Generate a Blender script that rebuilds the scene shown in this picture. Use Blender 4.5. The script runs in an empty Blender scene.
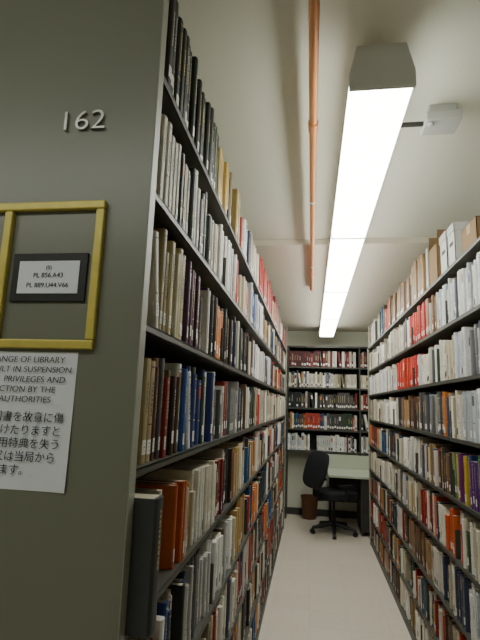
import bpy, bmesh, math, random
from mathutils import Matrix, Vector
random.seed(31)
scene = bpy.context.scene
col = scene.collection

def lin(c):
    c = c/255.0
    return c/12.92 if c <= 0.04045 else ((c+0.055)/1.055)**2.4
def S(r, g, b):
    return (lin(r), lin(g), lin(b), 1.0)

# ------------------------------------------------------------ materials
def mat(name, color, rough=0.6, metal=0.0, noise=0.0, nscale=20, bump=0.0, bscale=200, spec=0.5):
    m = bpy.data.materials.new(name); m.use_nodes = True
    nt = m.node_tree; b = nt.nodes["Principled BSDF"]
    b.inputs["Base Color"].default_value = color
    b.inputs["Roughness"].default_value = rough
    b.inputs["Metallic"].default_value = metal
    b.inputs["Specular IOR Level"].default_value = spec
    tc = nt.nodes.new("ShaderNodeTexCoord")
    if noise > 0:
        n = nt.nodes.new("ShaderNodeTexNoise"); n.inputs["Scale"].default_value = nscale
        n.inputs["Detail"].default_value = 6
        nt.links.new(tc.outputs["Object"], n.inputs["Vector"])
        r = nt.nodes.new("ShaderNodeMix"); r.data_type = 'RGBA'
        d = tuple(max(0, c*(1-noise)) for c in color[:3])+(1,)
        l = tuple(min(1, c*(1+noise)) for c in color[:3])+(1,)
        r.inputs[6].default_value = d; r.inputs[7].default_value = l
        nt.links.new(n.outputs["Fac"], r.inputs[0])
        nt.links.new(r.outputs[2], b.inputs["Base Color"])
    if bump > 0:
        n2 = nt.nodes.new("ShaderNodeTexNoise"); n2.inputs["Scale"].default_value = bscale
        nt.links.new(tc.outputs["Object"], n2.inputs["Vector"])
        bp = nt.nodes.new("ShaderNodeBump"); bp.inputs["Strength"].default_value = bump
        bp.inputs["Distance"].default_value = 0.002
        nt.links.new(n2.outputs["Fac"], bp.inputs["Height"])
        nt.links.new(bp.outputs["Normal"], b.inputs["Normal"])
    return m

def emis(name, color, strength):
    m = bpy.data.materials.new(name); m.use_nodes = True
    nt = m.node_tree; b = nt.nodes["Principled BSDF"]
    b.inputs["Base Color"].default_value = (0.8, 0.8, 0.8, 1)
    b.inputs["Emission Color"].default_value = color
    b.inputs["Emission Strength"].default_value = strength
    return m

M_panel = mat("painted_steel_grey", S(116, 118, 105), 0.33, 0.0, 0.05, 3, 0.15, 400)
M_edge = mat("painted_steel_edge", S(154, 156, 142), 0.4)
M_shelf = mat("shelf_steel", S(66, 67, 60), 0.45, 0.0, 0.08, 5)
M_back = mat("shelf_dark", S(30, 30, 28), 0.7)
M_wall = mat("wall_paint", S(210, 210, 193), 0.85, 0, 0.03, 2, 0.2, 150)
M_ceil = mat("ceiling_plaster", S(222, 221, 205), 0.9, 0, 0.03, 1.5, 0.3, 120)
M_soffit = mat("soffit_plaster", S(214, 206, 190), 0.9, 0, 0.03, 1.5)
M_white = mat("white_enamel", S(205, 206, 200), 0.4)
M_copper = mat("pipe_copper_paint", S(196, 126, 66), 0.4, 0.15, 0.12, 12)
M_yellow = mat("brass_frame", S(196, 180, 86), 0.4, 0.2, 0.18, 30)
M_black = mat("black_plastic", S(16, 16, 18), 0.55)
M_fabric = mat("dark_fabric", S(22, 23, 29), 0.9, 0, 0.2, 80, 0.4, 500)
M_paper = mat("paper_white", S(220, 223, 231), 0.8, 0, 0.02, 10)
M_ink = mat("ink", S(20, 20, 26), 0.8)
M_chrome = mat("brushed_aluminium", S(190, 190, 187), 0.25, 0.95)
M_desk = mat("desk_laminate", S(182, 190, 170), 0.45, 0, 0.03, 10)
M_deskleg = mat("desk_steel", S(50, 50, 47), 0.5)
M_bin = mat("bin_plastic", S(110, 70, 46), 0.6)
M_card = mat("cardboard", S(142, 114, 80), 0.85, 0, 0.1, 15)
M_tape = mat("packing_tape", S(170, 144, 104), 0.35)
M_whitebox = mat("archive_box_board", S(205, 206, 202), 0.8, 0, 0.04, 15)
M_base = mat("baseboard_vinyl", S(60, 58, 54), 0.6)
M_light = emis("lit_diffuser", (0.97, 1.0, 0.92, 1), 17)
M_light2 = emis("lit_diffuser_dim", (0.97, 1.0, 0.92, 1), 10)

# floor tile
M_floor = bpy.data.materials.new("vinyl_tile_floor"); M_floor.use_nodes = True
nt = M_floor.node_tree; b = nt.nodes["Principled BSDF"]; b.inputs["Roughness"].default_value = 0.5
tc = nt.nodes.new("ShaderNodeTexCoord")
br = nt.nodes.new("ShaderNodeTexBrick"); br.offset = 0.0
br.inputs["Scale"].default_value = 1.0
br.inputs["Brick Width"].default_value = 0.305; br.inputs["Row Height"].default_value = 0.305
br.inputs["Mortar Size"].default_value = 0.001
br.inputs["Color1"].default_value = S(214, 205, 189); br.inputs["Color2"].default_value = S(210, 201, 185)
br.inputs["Mortar"].default_value = S(186, 177, 161)
nt.links.new(tc.outputs["Object"], br.inputs["Vector"])
nz = nt.nodes.new("ShaderNodeTexNoise"); nz.inputs["Scale"].default_value = 25; nz.inputs["Detail"].default_value = 8
nt.links.new(tc.outputs["Object"], nz.inputs["Vector"])
mx = nt.nodes.new("ShaderNodeMix"); mx.data_type = 'RGBA'; mx.blend_type = 'MULTIPLY'
mx.inputs[0].default_value = 0.16
nt.links.new(br.outputs["Color"], mx.inputs[6]); nt.links.new(nz.outputs["Fac"], mx.inputs[7])
nt.links.new(mx.outputs[2], b.inputs["Base Color"])

# book material
M_book = bpy.data.materials.new("book_covers"); M_book.use_nodes = True
nt = M_book.node_tree; b = nt.nodes["Principled BSDF"]; b.inputs["Roughness"].default_value = 0.5
at = nt.nodes.new("ShaderNodeAttribute"); at.attribute_name = "Col"
tc = nt.nodes.new("ShaderNodeTexCoord")
nz = nt.nodes.new("ShaderNodeTexNoise"); nz.inputs["Scale"].default_value = 60; nz.inputs["Detail"].default_value = 4
nt.links.new(tc.outputs["Object"], nz.inputs["Vector"])
mr = nt.nodes.new("ShaderNodeMapRange"); mr.inputs[3].default_value = 0.8; mr.inputs[4].default_value = 1.12
nt.links.new(nz.outputs["Fac"], mr.inputs[0])
mx = nt.nodes.new("ShaderNodeMix"); mx.data_type = 'RGBA'; mx.blend_type = 'MULTIPLY'; mx.inputs[0].default_value = 1
nt.links.new(at.outputs["Color"], mx.inputs[6]); nt.links.new(mr.outputs[0], mx.inputs[7])
nt.links.new(mx.outputs[2], b.inputs["Base Color"])

# ------------------------------------------------------------ mesh helper
class MB:
    def __init__(s): s.v = []; s.f = []; s.m = []; s.c = []
    def box(s, x0, x1, y0, y1, z0, z1, m=0, c=(1, 1, 1, 1)):
        n = len(s.v)
        s.v += [(x0,y0,z0),(x1,y0,z0),(x1,y1,z0),(x0,y1,z0),(x0,y0,z1),(x1,y0,z1),(x1,y1,z1),(x0,y1,z1)]
        for q in ((3,2,1,0),(4,5,6,7),(0,1,5,4),(1,2,6,5),(2,3,7,6),(3,0,4,7)):
            s.f.append(tuple(n+i for i in q)); s.m.append(m); s.c.append(c)
    def poly(s, pts, m=0, c=(1, 1, 1, 1)):
        n = len(s.v); s.v += pts; s.f.append(tuple(range(n, n+len(pts)))); s.m.append(m); s.c.append(c)
    def cyl(s, p0, p1, r0, r1=None, n=16, m=0, cap=True):
        if r1 is None: r1 = r0
        p0 = Vector(p0); p1 = Vector(p1); d = (p1-p0).normalized()
        a = d.orthogonal().normalized(); bb = d.cross(a)
        k = len(s.v)
        for p, r in ((p0, r0), (p1, r1)):
            for i in range(n):
                t = 2*math.pi*i/n
                s.v.append(tuple(p+a*r*math.cos(t)+bb*r*math.sin(t)))
        for i in range(n):
            j = (i+1) % n
            s.f.append((k+i, k+j, k+n+j, k+n+i)); s.m.append(m); s.c.append((1,1,1,1))
        if cap:
            s.f.append(tuple(k+n-1-i for i in range(n))); s.m.append(m); s.c.append((1,1,1,1))
            s.f.append(tuple(k+n+i for i in range(n))); s.m.append(m); s.c.append((1,1,1,1))
    def obj(s, name, mats, parent=None, colattr=False, bevel=0, loc=None, rot=None):
        me = bpy.data.meshes.new(name); me.from_pydata(s.v, [], s.f)
        for mm in mats: me.materials.append(mm)
        me.polygons.foreach_set("material_index", s.m)
        if colattr:
            ca = me.color_attributes.new("Col", 'FLOAT_COLOR', 'CORNER')
            data = []
            for f, c in zip(s.f, s.c):
                for _ in f: data += list(c)
            ca.data.foreach_set("color", data)
        me.update()
        o = bpy.data.objects.new(name, me); col.objects.link(o)
        if parent: o.parent = parent
        if loc: o.location = loc
        if rot: o.rotation_euler = rot
        if bevel:
            bv = o.modifiers.new("bevel", 'BEVEL'); bv.width = bevel; bv.segments = 3; bv.limit_method = 'ANGLE'
        return o

def empty(name, loc=(0, 0, 0)):
    e = bpy.data.objects.new(name, None); e.location = loc; e.empty_display_size = 0.1
    col.objects.link(e); return e

def box_obj(name, x0, x1, y0, y1, z0, z1, m, parent=None, bevel=0):
    b = MB(); b.box(x0, x1, y0, y1, z0, z1); return b.obj(name, [m], parent, bevel=bevel)

# ------------------------------------------------------------ room
XL, XR, YB, YF, CZ = -3.0, 2.6, -2.2, 7.7, 2.90
box_obj("floor", XL, XR, YB, YF, -0.1, 0, M_floor)
box_obj("ceiling", XL, XR, YB, YF, CZ, CZ+0.1, M_ceil)
box_obj("soffit_1", XL, XR, 3.45, YF, CZ-0.045, CZ, M_soffit)  # soffit: slightly lowered part of the ceiling
box_obj("wall_back", XL, XR, YF, YF+0.1, 0, CZ+0.1, M_wall)
box_obj("wall_front", XL, XR, YB-0.1, YB, 0, CZ+0.1, M_wall)
box_obj("wall_left", XL-0.1, XL, YB, YF, 0, CZ+0.1, M_wall)
box_obj("wall_right", XR, XR+0.1, YB, YF, 0, CZ+0.1, M_wall)
box_obj("baseboard_back", XL, XR, YF-0.012, YF, 0, 0.1, M_base)

# ------------------------------------------------------------ bookshelves
BOARDS = [0.08, 0.33, 0.615, 0.905, 1.205, 1.51, 1.815, 2.12, 2.418]
XLF, XRF = -0.35, 0.73

def bookshelf(name, face, sgn, y0, y1, panel_h):
    W = 0.61; tall = panel_h > 2.6
    b = MB()
    def bx(u0, u1, ya, yb, z0, z1, m=0):
        x0, x1 = sorted((face+sgn*u0, face+sgn*u1)); b.box(x0, x1, ya, yb, z0, z1, m)
    bx(0, W, y0, y0+0.025, 0, panel_h, 1)
    bx(0, W, y1-0.025, y1, 0, panel_h, 1)
    bx(-0.002, 0.012, y0+0.001, y0+0.032, 0, panel_h, 3)
    bx(-0.002, 0.012, y1-0.032, y1-0.001, 0, panel_h, 3)
    n = round((y1-y0)/0.915); step = (y1-y0)/n
    for i in range(1, n):
        y = y0+i*step
        bx(0.29, 0.32, y-0.02, y+0.02, 0, panel_h-0.3, 0)
        for z in BOARDS:
            if z > 2.4 and not tall: continue
            bx(0.012, 0.28, y-0.0025, y+0.0025, z, z+0.14 if z < 2.4 else z+0.06, 0)
    for z in BOARDS:
        for side in (0, 1):
            for i in range(n):
                ya = y0+i*step+(0.026 if i == 0 else 0.003); yb = y0+(i+1)*step-(0.026 if i == n-1 else 0.003)
                if side == 0:
                    bx(0.004, 0.29, ya, yb, z-0.004, z, 0)
                    bx(0.004, 0.007, ya, yb, z-0.020, z-0.0005, 0)
                    bx(0.004, 0.018, ya, yb, z-0.020, z-0.017, 0)
                else:
                    bx(W-0.29, W-0.004, ya, yb, z-0.022, z, 0)
    bx(0.303, 0.307, y0+0.025, y1-0.025, 0.05, 2.6 if tall else 2.415, 2)
    bx(0.01, W-0.01, y0+0.025, y1-0.025, 0, 0.056, 0)
    return b.obj(name, [M_shelf, M_panel, M_back, M_edge])

LY0, LY1 = 0.915, 6.8
RY0, RY1 = 0.915, 6.35
bookshelf("bookshelf", XLF, -1, LY0, LY1, 2.78)
bookshelf("bookshelf", XRF, 1, RY0, RY1, 2.418)

BY = 7.38
BBOARDS = [0.99, 1.305, 1.62, 1.935, 2.25]
b = MB()
bx0, bx1 = -1.3, 2.0
for z in BBOARDS:
    b.box(bx0, bx1, BY, YF-0.01, z-0.022, z, 0)
b.box(bx0, bx1, BY, YF-0.01, 2.55, 2.575, 0)
for x in (bx0, -0.37, 0.72, bx1-0.02):
    b.box(x, x+0.02, BY-0.001, YF-0.01, 0.0, 2.576, 0)
b.box(bx0, bx1, YF-0.016, YF-0.013, 0.97, 2.56, 1)
b.obj("bookshelf", [M_shelf, M_back])

# ------------------------------------------------------------ books
P = {
 'mix': [(215,208,190),(188,178,150),(140,30,28),(34,42,80),(46,70,48),(226,223,214),(90,66,48),(178,56,38),(60,58,56),(206,196,168),(28,76,120),(176,146,90),(234,232,224),(90,92,98),(228,224,214),(204,120,50),(40,40,42)],
 'cream': [(222,215,196),(206,197,170),(230,227,216),(192,178,146),(216,210,198),(160,148,124),(238,236,228),(206,198,180),(60,70,100)],
 'white': [(232,233,230),(220,221,218),(240,240,236),(208,208,206),(196,202,208),(222,216,200),(226,226,220),(110,112,118),(236,237,234)],
 'whitish': [(232,232,224),(220,216,200),(206,200,180),(236,234,226),(34,52,44),(180,172,150),(60,70,66),(226,224,214),(200,204,204)],
 'green': [(30,42,34),(26,34,30),(40,50,40),(22,26,24),(46,56,46),(196,192,170),(36,46,38)],
 'yellow': [(200,176,104),(210,192,130),(184,158,92),(218,206,158),(124,104,62)],
 'beige': [(186,172,128),(196,184,146),(176,160,114),(206,198,168),(158,142,102)],
 'maroon': [(110,24,42),(80,24,54),(64,30,66),(136,32,38),(212,204,182),(84,46,84),(206,198,184),(36,40,80)],
 'blue': [(28,58,124),(22,44,96),(36,76,140),(210,214,218),(50,74,100),(26,48,104),(224,225,222)],
 'red': [(196,36,22),(204,50,28),(182,28,22),(208,66,38),(190,40,26)],
 'orange': [(212,100,36),(204,84,34),(190,52,34),(216,170,74),(226,220,204),(140,36,30),(228,225,215),(40,60,90),(232,230,224)],
 'dark': [(30,30,32),(50,44,42),(24,26,34),(64,36,34),(40,52,44),(80,76,72),(120,36,32),(190,186,172)],
 'brnred': [(92,50,38),(130,84,46),(140,36,34),(40,36,34),(110,90,60),(70,40,36)],
 'grey': [(96,98,98),(124,124,122),(80,80,82),(148,148,144),(62,62,64),(198,198,194)],
 'brown': [(118,84,56),(138,106,72),(92,64,46),(160,128,88),(200,188,158),(90,48,36),(70,60,50)],
 'bright': [(80,150,46),(104,170,56),(96,44,126),(214,180,44),(50,120,74),(200,76,44),(96,40,110),(50,80,150),(132,52,134)],
 'dkred': [(124,26,30),(100,24,28),(146,36,34),(76,26,28),(206,200,188),(60,60,60)],
 'boxy': [(168,134,90),(146,112,74),(212,212,208),(96,94,90),(222,219,210),(178,148,110)],
}
PURE = {'red', 'bright', 'green'}
def pick(p):
    r, g, bb = random.choice(P[p]); j = random.uniform(0.84, 1.06)
    return S(min(250, r*j), min(250, g*j), min(250, bb*j))

def add_book(B, T, u, t, d, h, z, w, cover, ang=0.0, detail=1, label=True):
    """T maps (u,w,z)->world. w = spine setback."""
    ca, sa = math.cos(ang), math.sin(ang)
    def X(a, ww, c):
        aa = a*ca - c*sa; cc = a*sa + c*ca
        return T(u+aa, ww, z+cc)
    bl = min(0.006, t*0.22)
    prof = [(0, w+bl), (t*0.16, w+bl*0.2), (t*0.34, w), (t*0.66, w), (t*0.84, w+bl*0.2), (t, w+bl), (t, w+d), (0, w+d)]
    if detail == 0:
        prof = [(0, w+bl*.6), (t*0.15, w), (t*0.85, w), (t, w+bl*.6), (t, w+d), (0, w+d)]
    k = len(B.v); n = len(prof)
    for c in (0, h):
        for a, ww in prof: B.v.append(X(a, ww, c))
    for i in range(n):
        j = (i+1) % n
        B.f.append((k+i, k+j, k+n+j, k+n+i)); B.m.append(0); B.c.append(cover)
    page = S(205, 196, 172)
    B.f.append(tuple(k+n+i for i in range(n))); B.m.append(0); B.c.append(cover)
    B.f.append(tuple(k+n-1-i for i in range(n))); B.m.append(0); B.c.append(cover)
    e = min(0.003, t*0.15)
    B.poly([X(e, w+bl+0.003, h+0.0004), X(t-e, w+bl+0.003, h+0.0004), X(t-e, w+d-0.004, h+0.0004), X(e, w+d-0.004, h+0.0004)], 0, page)
    a0, a1 = (t*0.34, t*0.66) if detail else (t*0.15, t*0.85)
    wq = w-0.0007
    def q(z0, z1, c, f0=0.0, f1=1.0, full=False):
        A0, A1 = (t*0.17, t*0.83) if full else (a0, a1)
        if full and detail:
            B.poly([X(t*0.16, w+bl*0.2-0.0007, z0), X(t*0.34, wq, z0), X(t*0.34, wq, z1), X(t*0.16, w+bl*0.2-0.0007, z1)], 0, c)
            B.poly([X(t*0.66, wq, z0), X(t*0.84, w+bl*0.2-0.0007, z0), X(t*0.84, w+bl*0.2-0.0007, z1), X(t*0.66, wq, z1)], 0, c)
            A0, A1 = t*0.34, t*0.66
        l = A1-A0
        B.poly([X(A0+l*f0, wq, z0), X(A0+l*f1, wq, z0), X(A0+l*f1, wq, z1), X(A0+l*f0, wq, z1)], 0, c)
    lum = cover[0]*.3+cover[1]*.6+cover[2]*.1
    ink = S(36, 32, 34) if lum > 0.2 else random.choice([S(200, 180, 110), S(216, 212, 204), S(196, 176, 124)])
    if label and random.random() < 0.75:
        zz = random.choice([0.018, 0.02, 0.03])
        q(zz, zz+0.032, S(234, 233, 226) if lum < 0.55 else random.choice([S(236, 236, 230), S(60, 60, 66)]), full=True)
        if detail:
            for kx in range(3): q(zz+0.007+kx*0.008, zz+0.0095+kx*0.008, S(110, 110, 110), 0.1, 0.9)
    st = random.random()
    if detail:
        if st < 0.8:
            zc = h*random.uniform(0.42, 0.5); ze = h*random.uniform(0.72, 0.9)
            f0 = random.uniform(0.1, 0.3); f1 = random.uniform(0.6, 0.9)
            while zc < ze:
                l = random.uniform(0.003, 0.009); q(zc, zc+l, ink, f0, f1); zc += l+random.uniform(0.0015, 0.004)
        if st > 0.55:
            for zz in (h*0.93, h*0.36): q(zz, zz+0.003, ink, full=True)
        if st > 0.9: q(h*0.7, h*0.9, pick('mix'), full=True)
    else:
        if st < 0.7: q(h*0.4, h*random.uniform(0.6, 0.88), tuple(0.7*a+0.3*c2 for a, c2 in zip(ink, cover)), 0.3, 0.6)
        if st > 0.88: q(h*0.6, h*0.85, pick('mix'))

def fill_row(B, T, u0, u1, z, zones, hmax, breaks, detail_until, skip=()):
    u = u0+0.004; seg = list(breaks)
    while u < u1-0.05:
        for a, c in skip:
            if a-0.04 < u < c: u = c+0.004
        if u > u1-0.05: break
        zn = next((q for q in zones if u < q[0]), zones[-1])
        zend, pal, h0, h1, t0, t1 = zn
        r = random.random()
        run = random.randint(1, 3) if r < 0.72 else random.randint(3, 7)
        cover = pick(pal); ht = random.uniform(h0, h1); tt = random.uniform(t0, t1); dd = random.uniform(0.15, 0.22)
        setm = run > 3
        for _ in range(run):
            if u > zend: break
            if any(a-0.04 < u < c for a, c in skip): break
            if not setm:
                cover = pick(pal if (pal in PURE or random.random() < 0.87) else 'mix'); ht = random.uniform(h0, h1)
                if random.random() < 0.15: ht *= 0.86
                tt = random.uniform(t0, t1); dd = random.uniform(0.15, 0.22)
            h = min(ht*random.uniform(0.985, 1.0) if setm else ht, hmax); t = tt*random.uniform(0.95, 1.05)
            if u+t > u1-0.004: break
            for s in seg:
                if u-0.006 < s < u+t+0.006: u = s+0.007
            w = random.uniform(0.006, 0.03)
            if random.random() < 0.04:
                a = random.uniform(0.06, 0.2)
                if u+h*math.sin(a)+t+0.01 < u1 and not any(u-0.006 < s < u+h*math.sin(a)+t+0.01 for s in seg):
                    add_book(B, T, u+h*math.sin(a)+0.002, t, dd, h, z+0.001, w, cover, a, 1 if u < detail_until else 0)
                    u += h*math.sin(a)+t/math.cos(a)+0.004; continue
            add_book(B, T, u, t, dd, h, z+0.001, w, cover, 0, 1 if u < detail_until else 0)
            u += t+random.uniform(0.0003, 0.0015)
        if random.random() < 0.05: u += random.uniform(0.02, 0.12)

def breaks(y0, y1):
    n = round((y1-y0)/0.915); st = (y1-y0)/n
    return [y0+i*st for i in range(1, n)]

TL = lambda u, w, z: (XLF-w, u, z)
left = {
 2.418: [(1.7,'green',.27,.29,.02,.034),(2.25,'yellow',.25,.28,.02,.04),(2.5,'white',.18,.23,.02,.03),(3.2,'cream',.22,.27,.015,.03),(4.3,'red',.26,.29,.02,.04),(4.6,'mix',.2,.25,.02,.04),(5.3,'dark',.3,.33,.05,.08),(9,'mix',.2,.27,.03,.05)],
 2.12: [(1.15,'cream',.22,.25,.018,.03),(1.5,'whitish',.2,.26,.015,.03),(2.1,'whitish',.19,.25,.015,.03),(2.7,'mix',.19,.25,.015,.03),(3.6,'blue',.2,.26,.02,.035),(9,'mix',.18,.26,.015,.04)],
 1.815: [(1.28,'beige',.23,.265,.02,.034),(1.62,'maroon',.21,.25,.016,.03),(1.9,'mix',.2,.25,.02,.035),(3.0,'dark',.2,.26,.02,.04),(4.2,'white',.2,.25,.015,.03),(9,'mix',.18,.26,.015,.04)],
 1.51: [(1.09,'beige',.22,.26,.02,.04),(1.3,'brnred',.2,.25,.016,.03),(1.75,'blue',.225,.255,.025,.04),(2.4,'grey',.19,.25,.015,.03),(3.4,'mix',.2,.25,.015,.03),(9,'cream',.18,.26,.015,.04)],
 1.205: [(1.22,'dark',.17,.24,.014,.03),(1.55,'orange',.18,.24,.012,.028),(1.8,'cream',.18,.24,.014,.028),(2.6,'mix',.19,.25,.015,.03),(9,'mix',.18,.26,.015,.04)],
 0.905: [(1.2,'orange',.17,.23,.014,.03),(1.5,'blue',.18,.24,.014,.03),(2.3,'white',.19,.25,.015,.03),(9,'mix',.18,.26,.015,.04)],
 0.615: [(1.6,'mix',.18,.25,.014,.03),(2.6,'cream',.19,.25,.015,.03),(9,'mix',.18,.26,.015,.04)],
 0.33: [(2.4,'brown',.18,.24,.014,.03),(9,'mix',.18,.25,.015,.04)],
 0.08: [(9,'mix',.17,.21,.015,.04)],
}
B = MB()
for z, zones in left.items():
    u0 = LY0+0.03
    if z == 1.205:
        add_book(B, TL, u0+0.004, 0.05, 0.28, 0.25, z+0.001, -0.05, S(54, 58, 60), 0, 1, False)
        u0 += 0.058
    fill_row(B, TL, u0, LY1-0.03, z, zones, 0.262 if z < 2.4 else 0.35, breaks(LY0, LY1), 3.0)
B.obj("library_books", [M_book], colattr=True)

TR = lambda u, w, z: (XRF+w, u, z)
right = {
 2.418: [(2.28,'brown',.05,.09,.04,.09),(3.7,'boxy',.27,.32,.03,.07),(4.6,'brown',.24,.32,.03,.06),(9,'mix',.2,.3,.02,.06)],
 2.12: [(2.95,'white',.21,.25,.014,.026),(3.15,'brown',.2,.25,.014,.03),(3.7,'red',.23,.25,.03,.04),(4.3,'cream',.2,.25,.014,.03),(9,'cream',.18,.25,.015,.04)],
 1.815: [(2.6,'white',.2,.25,.02,.034),(3.15,'cream',.2,.25,.014,.03),(3.45,'white',.2,.24,.02,.04),(4.3,'red',.21,.24,.03,.04),(9,'white',.18,.25,.015,.04)],
 1.51: [(2.5,'white',.2,.25,.025,.05),(2.8,'cream',.2,.25,.014,.03),(3.4,'grey',.22,.26,.04,.08),(4.2,'brown',.2,.25,.02,.04),(9,'cream',.18,.25,.015,.04)],
 1.205: [(2.75,'bright',.2,.25,.02,.035),(3.3,'brown',.2,.25,.02,.04),(4.2,'cream',.2,.25,.02,.04),(9,'mix',.18,.25,.015,.04)],
 0.905: [(2.6,'cream',.2,.25,.02,.03),(3.2,'orange',.2,.25,.016,.03),(3.8,'mix',.2,.25,.016,.03),(9,'cream',.18,.25,.015,.04)],
 0.615: [(2.6,'white',.2,.24,.016,.03),(3.3,'cream',.2,.24,.016,.03),(4.0,'brown',.2,.24,.016,.03),(9,'mix',.18,.24,.015,.04)],
 0.33: [(3.0,'mix',.18,.23,.014,.03),(3.8,'orange',.18,.23,.014,.03),(9,'mix',.18,.23,.015,.04)],
 0.08: [(9,'mix',.17,.21,.015,.04)],
}
B = MB()
for z, zones in right.items():
    fill_row(B, TR, RY0+0.03, RY1-0.03, z, zones, 0.262 if z < 2.4 else 0.35, breaks(RY0, RY1) if z < 2.4 else [], 3.6,
             skip=((2.0, 3.1),) if z > 2.4 else ())
B.obj("library_books", [M_book], colattr=True)

# boxes stored on top of the right-hand range
def carton(name, x0, x1, y0, y1, z0, h, m, lid=False, flap=False):
    k = MB(); tk = 0.004
    k.box(x0, x1, y0, y1, z0, z0+tk); k.box(x0, x0+tk, y0, y1, z0, z0+h); k.box(x1-tk, x1, y0, y1, z0, z0+h)
    k.box(x0, x1, y0, y0+tk, z0, z0+h); k.box(x0, x1, y1-tk, y1, z0, z0+h)
    ym = (y0+y1)/2
    if lid:
        k.box(x0-.004, x1+.004, y0-.004, y1+.004, z0+h, z0+h+.004)
        for a in ((x0-.004, x0-.0005, y0-.004, y1+.004), (x1+.0005, x1+.004, y0-.004, y1+.004), (x0-.004, x1+.004, y0-.004, y0-.0005), (x0-.004, x1+.004, y1+.0005, y1+.004)):
            k.box(*a, z0+h-0.04, z0+h)
        k.box(x0-.0012, x0-.0002, ym-0.03, ym+0.03, z0+h*0.5, z0+h*0.5+0.022, 1)  # handle hole: black patch painted for the dark inside
    elif flap:
        k.poly([(x0, y0, z0+h), (x1, y0, z0+h), (x1, y0-0.03, z0+h+0.07), (x0, y0-0.03, z0+h+0.07)])
        k.poly([(x0, y1, z0+h), (x1, y1, z0+h), (x1, y1-0.02, z0+h+0.09), (x0, y1-0.02, z0+h+0.09)])
    else:
        k.box(x0, x1, y0, ym-.001, z0+h-.002, z0+h+.002); k.box(x0, x1, ym+.001, y1, z0+h-.002, z0+h+.002)
        k.box(x0-.0008, x1, ym-0.025, ym+0.025, z0+h+.002, z0+h+.0026, 1)
        k.box(x0-.0008, x0, ym-0.025, ym+0.025, z0+h-0.05, z0+h+.0026, 1)
    return k.obj(name, [m, M_tape if not lid else M_black])
carton("cardboard_box", 0.80, 1.10, 2.06, 2.22, 2.4195, 0.12, M_card)
carton("cardboard_box", 0.77, 1.05, 2.26, 2.48, 2.4195, 0.15, M_card)
carton("archive_box", 0.75, 1.05, 2.53, 2.65, 2.4195, 0.225, M_whitebox, lid=True)
carton("archive_box", 0.75, 1.05, 2.68, 2.81, 2.4195, 0.235, M_whitebox, lid=True)
carton("cardboard_box", 0.745, 1.02, 2.87, 3.06, 2.4195, 0.235, M_card, flap=True)

TB = lambda u, w, z: (u, BY+w, z)
B = MB()
pals = ['white', 'mix', 'dark', 'cream', 'dkred']
for z, pl in zip(BBOARDS, pals):
    zones = [(9, pl, .2 if pl != 'dkred' else .23, .25, .02, .04)]
    for a, c in ((bx0+0.02, -0.37), (-0.35, 0.72), (0.74, bx1-0.02)):
        fill_row(B, TB, a, c, z, zones, 0.268, [], -5)
B.obj("library_books", [M_book], colattr=True)

# ------------------------------------------------------------ end panel fittings
PY = LY0
def text(name, body, x, z, size, m, parent, y, extrude=0.0003, shear=0, align='LEFT', sx=1.0, off=0.0):
    c = bpy.data.curves.new(name, 'FONT'); c.body = body; c.size = size; c.extrude = extrude
    c.align_x = align; c.shear = shear; c.offset = off; c.materials.append(m)
    o = bpy.data.objects.new(name, c); col.objects.link(o)
    o.location = (x, y, z); o.rotation_euler = (math.pi/2, 0, 0); o.scale = (sx, 1, 1)
    o.parent = parent
    return o

sign = empty("shelf_number_sign")
text("numerals", "162", -0.580, 2.250, 0.068, M_chrome, sign, PY-0.004, 0.004, 0, sx=1.16, off=-0.0008)

fr = MB()
y0, y1 = PY-0.014, PY
zt, zb = 2.075, 1.749
X0, X1 = -0.892, -0.444
fr.box(X0, X1, y0, y1, zt-0.019, zt); fr.box(X0, X1, y0, y1, zb, zb+0.019)
for x in (X0, -0.679, X1-0.019): fr.box(x, x+0.019, y0+0.0002, y1, zb+0.0195, zt-0.0195)
fr.obj("sign_frame", [M_yellow], bevel=0.003)

card = empty("call_number_card")
cb = MB()
cb.box(-0.649, -0.475, PY-0.006, PY, 1.850, 1.958)
cb.obj("holder", [M_black], card, bevel=0.002)
box_obj("card", -0.632, -0.492, PY-0.0072, PY-0.006, 1.868, 1.940, M_paper, card)
text("line_1", "(2)", -0.562, 1.921, 0.012, M_ink, card, PY-0.0078, align='CENTER')
text("line_2", "PL 856.A43", -0.562, 1.903, 0.015, M_ink, card, PY-0.0078, align='CENTER')
text("line_3", "PL 889.U44.V66", -0.562, 1.881, 0.015, M_ink, card, PY-0.0078, align='CENTER')

notice = empty("notice_sheet")
sb = MB(); N = 12
xa, xb_, za, zb2 = -0.695, -0.479, 1.464, 1.743
for i in range(N+1):
    for j in range(N+1):
        u = i/N; v = j/N
        sb.v.append((xa+(xb_-xa)*u, PY-0.0015-0.004*(abs(u-0.5)*2)**4*(1-v)**2, za+(zb2-za)*v))
for i in range(N):
    for j in range(N):
        k = i*(N+1)+j; sb.f.append((k, k+N+1, k+N+2, k+1)); sb.m.append(0); sb.c.append((1,1,1,1))
so = sb.obj("sheet", [M_paper], notice)
so.modifiers.new("sol", 'SOLIDIFY').thickness = 0.0004
ty = PY-0.0055
for i, (l, xr) in enumerate([("CHANGE OF LIBRARY", -0.505), ("FAULT IN SUSPENSION", -0.488), ("PRIVILEGES AND", -0.500), ("ACTION BY THE", -0.520), ("AUTHORITIES", -0.528)]):
    text("english_%d" % i, l, xr, 1.720-i*0.0205, 0.0178, M_ink, notice, ty, shear=0.08, align='RIGHT', sx=1.06, off=-0.00015)
for i, (l, xr) in enumerate([("図書を故意に傷", -0.495), ("つけたりますと", -0.498), ("利用特典を失う", -0.498), ("又は当局から", -0.505), ("罰せられます。", -0.56)]):
    text("japanese_%d" % i, l, xr, 1.600-i*0.0262, 0.0228, M_ink, notice, ty, align='RIGHT', off=-0.0001, shear=0.05)

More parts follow.
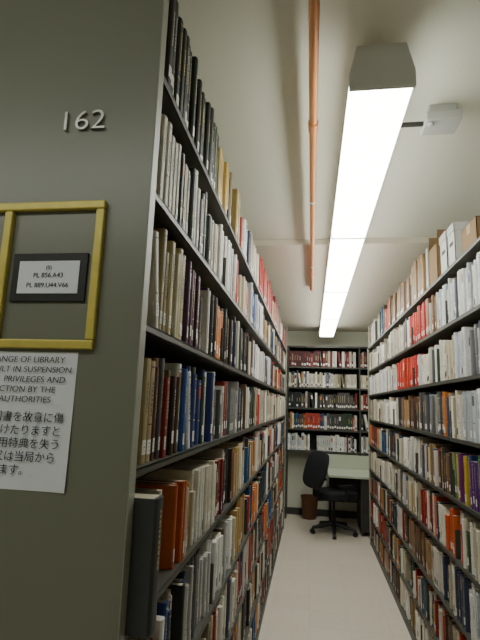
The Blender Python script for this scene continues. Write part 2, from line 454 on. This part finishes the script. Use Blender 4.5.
# ------------------------------------------------------------ fluorescent fixtures
def fixture(x0, x1, y0, y1, zb, zt, m, along='Y', segs=4):
    e = empty("fluorescent_light")
    def mp(a, l, z): return (a, l, z) if along == 'Y' else (l, a, z)
    body = MB(); lens = MB()
    w = x1-x0; ins = w*0.13; zm = zb+0.055
    def prism(Bd, prof, l0, l1):
        k = len(Bd.v); n = len(prof)
        for l in (l0, l1):
            for a, z in prof: Bd.v.append(mp(a, l, z))
        for i in range(n):
            j = (i+1) % n; Bd.f.append((k+i, k+j, k+n+j, k+n+i)); Bd.m.append(0); Bd.c.append((1,1,1,1))
        Bd.f.append(tuple(k+i for i in range(n))[::-1]); Bd.m.append(0); Bd.c.append((1,1,1,1))
        Bd.f.append(tuple(k+n+i for i in range(n))); Bd.m.append(0); Bd.c.append((1,1,1,1))
    prism(body, [(x0+0.004, zm), (x0+ins, zt), (x1-ins, zt), (x1-0.004, zm)], y0+0.012, y1-0.012)
    cap = [(x0-0.002, zb-0.003), (x0-0.002, zm), (x0+ins-0.003, zt+0.003), (x1-ins+0.003, zt+0.003), (x1+0.002, zm), (x1+0.002, zb-0.003)]
    prism(body, cap, y0, y0+0.012); prism(body, cap, y1-0.012, y1)
    L = (y1-y0-0.024)/segs
    for i in range(segs):
        a = y0+0.012+i*L+0.003; c = y0+0.012+(i+1)*L-0.003
        prism(lens, [(x0+0.002, zm-0.001), (x0+0.002, zb+0.012), (x0+0.014, zb), (x1-0.014, zb), (x1-0.002, zb+0.012), (x1-0.002, zm-0.001)], a, c)
        if i:
            prism(body, [(x0-0.001, zm), (x0-0.001, zb-0.003), (x1+0.001, zb-0.003), (x1+0.001, zm)], a-0.014, a+0.002)
    xm = (x0+x1)/2
    for i in range(segs+1):
        l = y0+0.2+(y1-y0-0.4)*i/segs
        body.cyl(mp(xm, l, zt), mp(xm, l, CZ-0.04 if (along == 'Y' and l > 3.4) else CZ+0.005), 0.012)
    body.obj("housing", [M_white], e); lens.obj("diffuser", [m], e)
fixture(0.12, 0.33, 1.44, 7.2, 2.695, 2.85, M_light, 'Y', 4)
fixture(-1.55, -1.35, 1.4, 6.2, 2.70, 2.84, M_light2, 'Y', 4)  # unseen left-aisle fixture, added for general light
fixture(1.85, 2.05, 1.4, 6.2, 2.70, 2.84, M_light2, 'Y', 4)  # unseen right-aisle fixture, also added to raise the general light
fixture(-0.35, -0.15, -2.2, -0.1, 2.70, 2.84, M_light2, 'X', 2)

# ------------------------------------------------------------ copper pipe
p = MB()
pz = 2.825
p.cyl((0.0, YB, pz), (0.0, 4.7, pz), 0.017, n=20)
for y in (-0.4, 1.85, 4.2):
    p.cyl((0, y-0.03, pz), (0, y+0.03, pz), 0.0215, n=20)
p.cyl((0, 4.7, pz-0.017), (0, 4.7, CZ-0.04), 0.0185, n=20)
p.cyl((0, 4.66, pz), (0, 4.72, pz), 0.021, n=20)
for y in (0.6, 2.6, 3.9):
    p.cyl((0, y, pz), (0, y, CZ if y < 3.4 else CZ-0.04), 0.004, n=8, m=1)
    p.cyl((0, y-0.01, pz), (0, y+0.01, pz), 0.019, n=20, m=1)
p.obj("copper_pipe", [M_copper, M_white])

# junction / emergency box on the ceiling
j = MB()
j.box(0.46, 0.60, 1.84, 1.96, 2.82, 2.862); j.box(0.475, 0.585, 1.855, 1.945, 2.862, CZ)
j.cyl((0.48, 1.865, 2.805), (0.48, 1.865, 2.82), 0.012, 0.016, 20)
j.cyl((0.335, 1.90, 2.84), (0.46, 1.90, 2.84), 0.011, n=12, m=1)
j.obj("emergency_light_box", [mat("box_plastic", S(186, 187, 182), 0.45), M_deskleg], bevel=0.006)

# ------------------------------------------------------------ desk with low back panel and dark drawer block added for the shade underneath
desk = empty("study_desk")
box_obj("top", 0.24, 1.75, 6.62, 7.36, 0.725, 0.755, M_desk, desk, 0.004)
box_obj("back_panel", 0.24, 1.75, 7.34, 7.36, 0.755, 0.955, M_desk, desk)
box_obj("apron", 0.28, 1.72, 7.30, 7.33, 0.30, 0.725, M_deskleg, desk)
box_obj("end_panel", 1.69, 1.72, 6.65, 7.30, 0.0, 0.725, M_deskleg, desk)
pd = MB()
pd.box(0.66, 1.05, 6.68, 7.28, 0.05, 0.725)
for i in range(3): pd.box(0.67, 1.04, 6.668, 6.68, 0.07+i*0.215, 0.27+i*0.215); pd.box(0.80, 0.91, 6.655, 6.668, 0.18+i*0.215, 0.195+i*0.215, 1)
for x in (0.67, 1.0):
    for y in (6.7, 7.22): pd.box(x, x+0.03, y, y+0.03, 0, 0.05)
pd.obj("shade_drawers", [M_deskleg, M_chrome], desk)  # invented drawers; their dark mass supplies the darkness under the desk
box_obj("leg_1", 0.27, 0.305, 7.28, 7.315, 0.0, 0.725, M_deskleg, desk)

# ------------------------------------------------------------ office chair (faces +X locally)
ch = empty("office_chair", (0.31, 6.74, 0)); ch.rotation_euler = (0, 0, math.radians(36))
def rounded_pad(name, sx, sy, sz, loc, rot, bend=0.0):
    bm = bmesh.new(); bmesh.ops.create_cube(bm, size=1)
    bmesh.ops.subdivide_edges(bm, edges=bm.edges[:], cuts=6, use_grid_fill=True)
    for v in bm.verts:
        x, y, z = v.co*2
        r = 1-0.10*(abs(x)**4)*(abs(y)**4)
        v.co = Vector((x*sx/2*(1-0.12*y*y)*r, y*sy/2*(1-0.10*x*x)*r, z*sz/2*(1-0.35*max(abs(x), abs(y))**4)+bend*(y*y)))
    me = bpy.data.meshes.new(name); bm.to_mesh(me); bm.free(); me.materials.append(M_fabric)
    for pp in me.polygons: pp.use_smooth = True
    o = bpy.data.objects.new(name, me); col.objects.link(o); o.parent = ch; o.location = loc; o.rotation_euler = rot
    s = o.modifiers.new("s", 'SUBSURF'); s.levels = 1; s.render_levels = 1
rounded_pad("seat", 0.52, 0.56, 0.12, (0.02, 0, 0.49), (0, 0, 0), 0.015)
rounded_pad("backrest", 0.50, 0.44, 0.08, (-0.27, 0, 0.82), (0, math.radians(-72), 0), 0.03)
cb = MB()
cb.cyl((0, 0, 0.12), (0, 0, 0.28), 0.028); cb.cyl((0, 0, 0.28), (0, 0, 0.44), 0.017)
cb.box(-0.1, 0.1, -0.08, 0.08, 0.42, 0.45)
cb.cyl((-0.05, 0, 0.43), (-0.25, 0, 0.44), 0.018); cb.cyl((-0.25, 0, 0.44), (-0.31, 0, 0.80), 0.018)
for s in (-1, 1):
    cb.cyl((0.0, s*0.2, 0.44), (-0.02, s*0.28, 0.46), 0.013); cb.cyl((-0.02, s*0.28, 0.46), (-0.02, s*0.28, 0.63), 0.013)
    cb.box(-0.14, 0.08, s*0.28-0.025, s*0.28+0.025, 0.63, 0.655)
for i in range(5):
    a = 2*math.pi*i/5+0.3
    ex, ey = 0.29*math.cos(a), 0.29*math.sin(a)
    cb.cyl((0, 0, 0.13), (ex, ey, 0.075), 0.03, 0.02)
    cb.cyl((ex, ey, 0.05), (ex, ey, 0.08), 0.012)
    tx, ty2 = -math.sin(a), math.cos(a)
    cb.cyl((ex-tx*0.025, ey-ty2*0.025, 0.03), (ex+tx*0.025, ey+ty2*0.025, 0.03), 0.03)
cb.obj("base", [M_black], ch)

# ------------------------------------------------------------ waste bin
wb = MB()
cx, cy = -0.01, 7.5
wb.cyl((cx, cy, 0.0), (cx, cy, 0.32), 0.10, 0.13, 24, cap=False)
wb.cyl((cx, cy, 0.01), (cx, cy, 0.32), 0.094, 0.124, 24, cap=False)
wb.cyl((cx, cy, 0.0), (cx, cy, 0.01), 0.10, 0.10, 24)
wb.cyl((cx, cy, 0.305), (cx, cy, 0.32), 0.135, 0.135, 24, cap=False)
wb.obj("waste_bin", [M_bin])

# ------------------------------------------------------------ world + camera
w = bpy.data.worlds.new("world"); scene.world = w; w.use_nodes = True
w.node_tree.nodes["Background"].inputs[0].default_value = (0.5, 0.5, 0.49, 1)
w.node_tree.nodes["Background"].inputs[1].default_value = 0.2

cam = bpy.data.cameras.new("camera"); co = bpy.data.objects.new("camera", cam); col.objects.link(co)
F = 470.0
cam.sensor_fit = 'VERTICAL'; cam.sensor_height = 24.0; cam.lens = F/640*24.0
cam.clip_start = 0.02
Yc = Vector((71, -86, -F)).normalized()
Zc = Vector((0.035, 1, (71*0.035-86)/F)).normalized()
Xc = Yc.cross(Zc)
R = Matrix((Xc, Yc, Zc))
co.matrix_world = Matrix.Translation((0, 0, 1.65)) @ R.to_4x4()
scene.camera = co
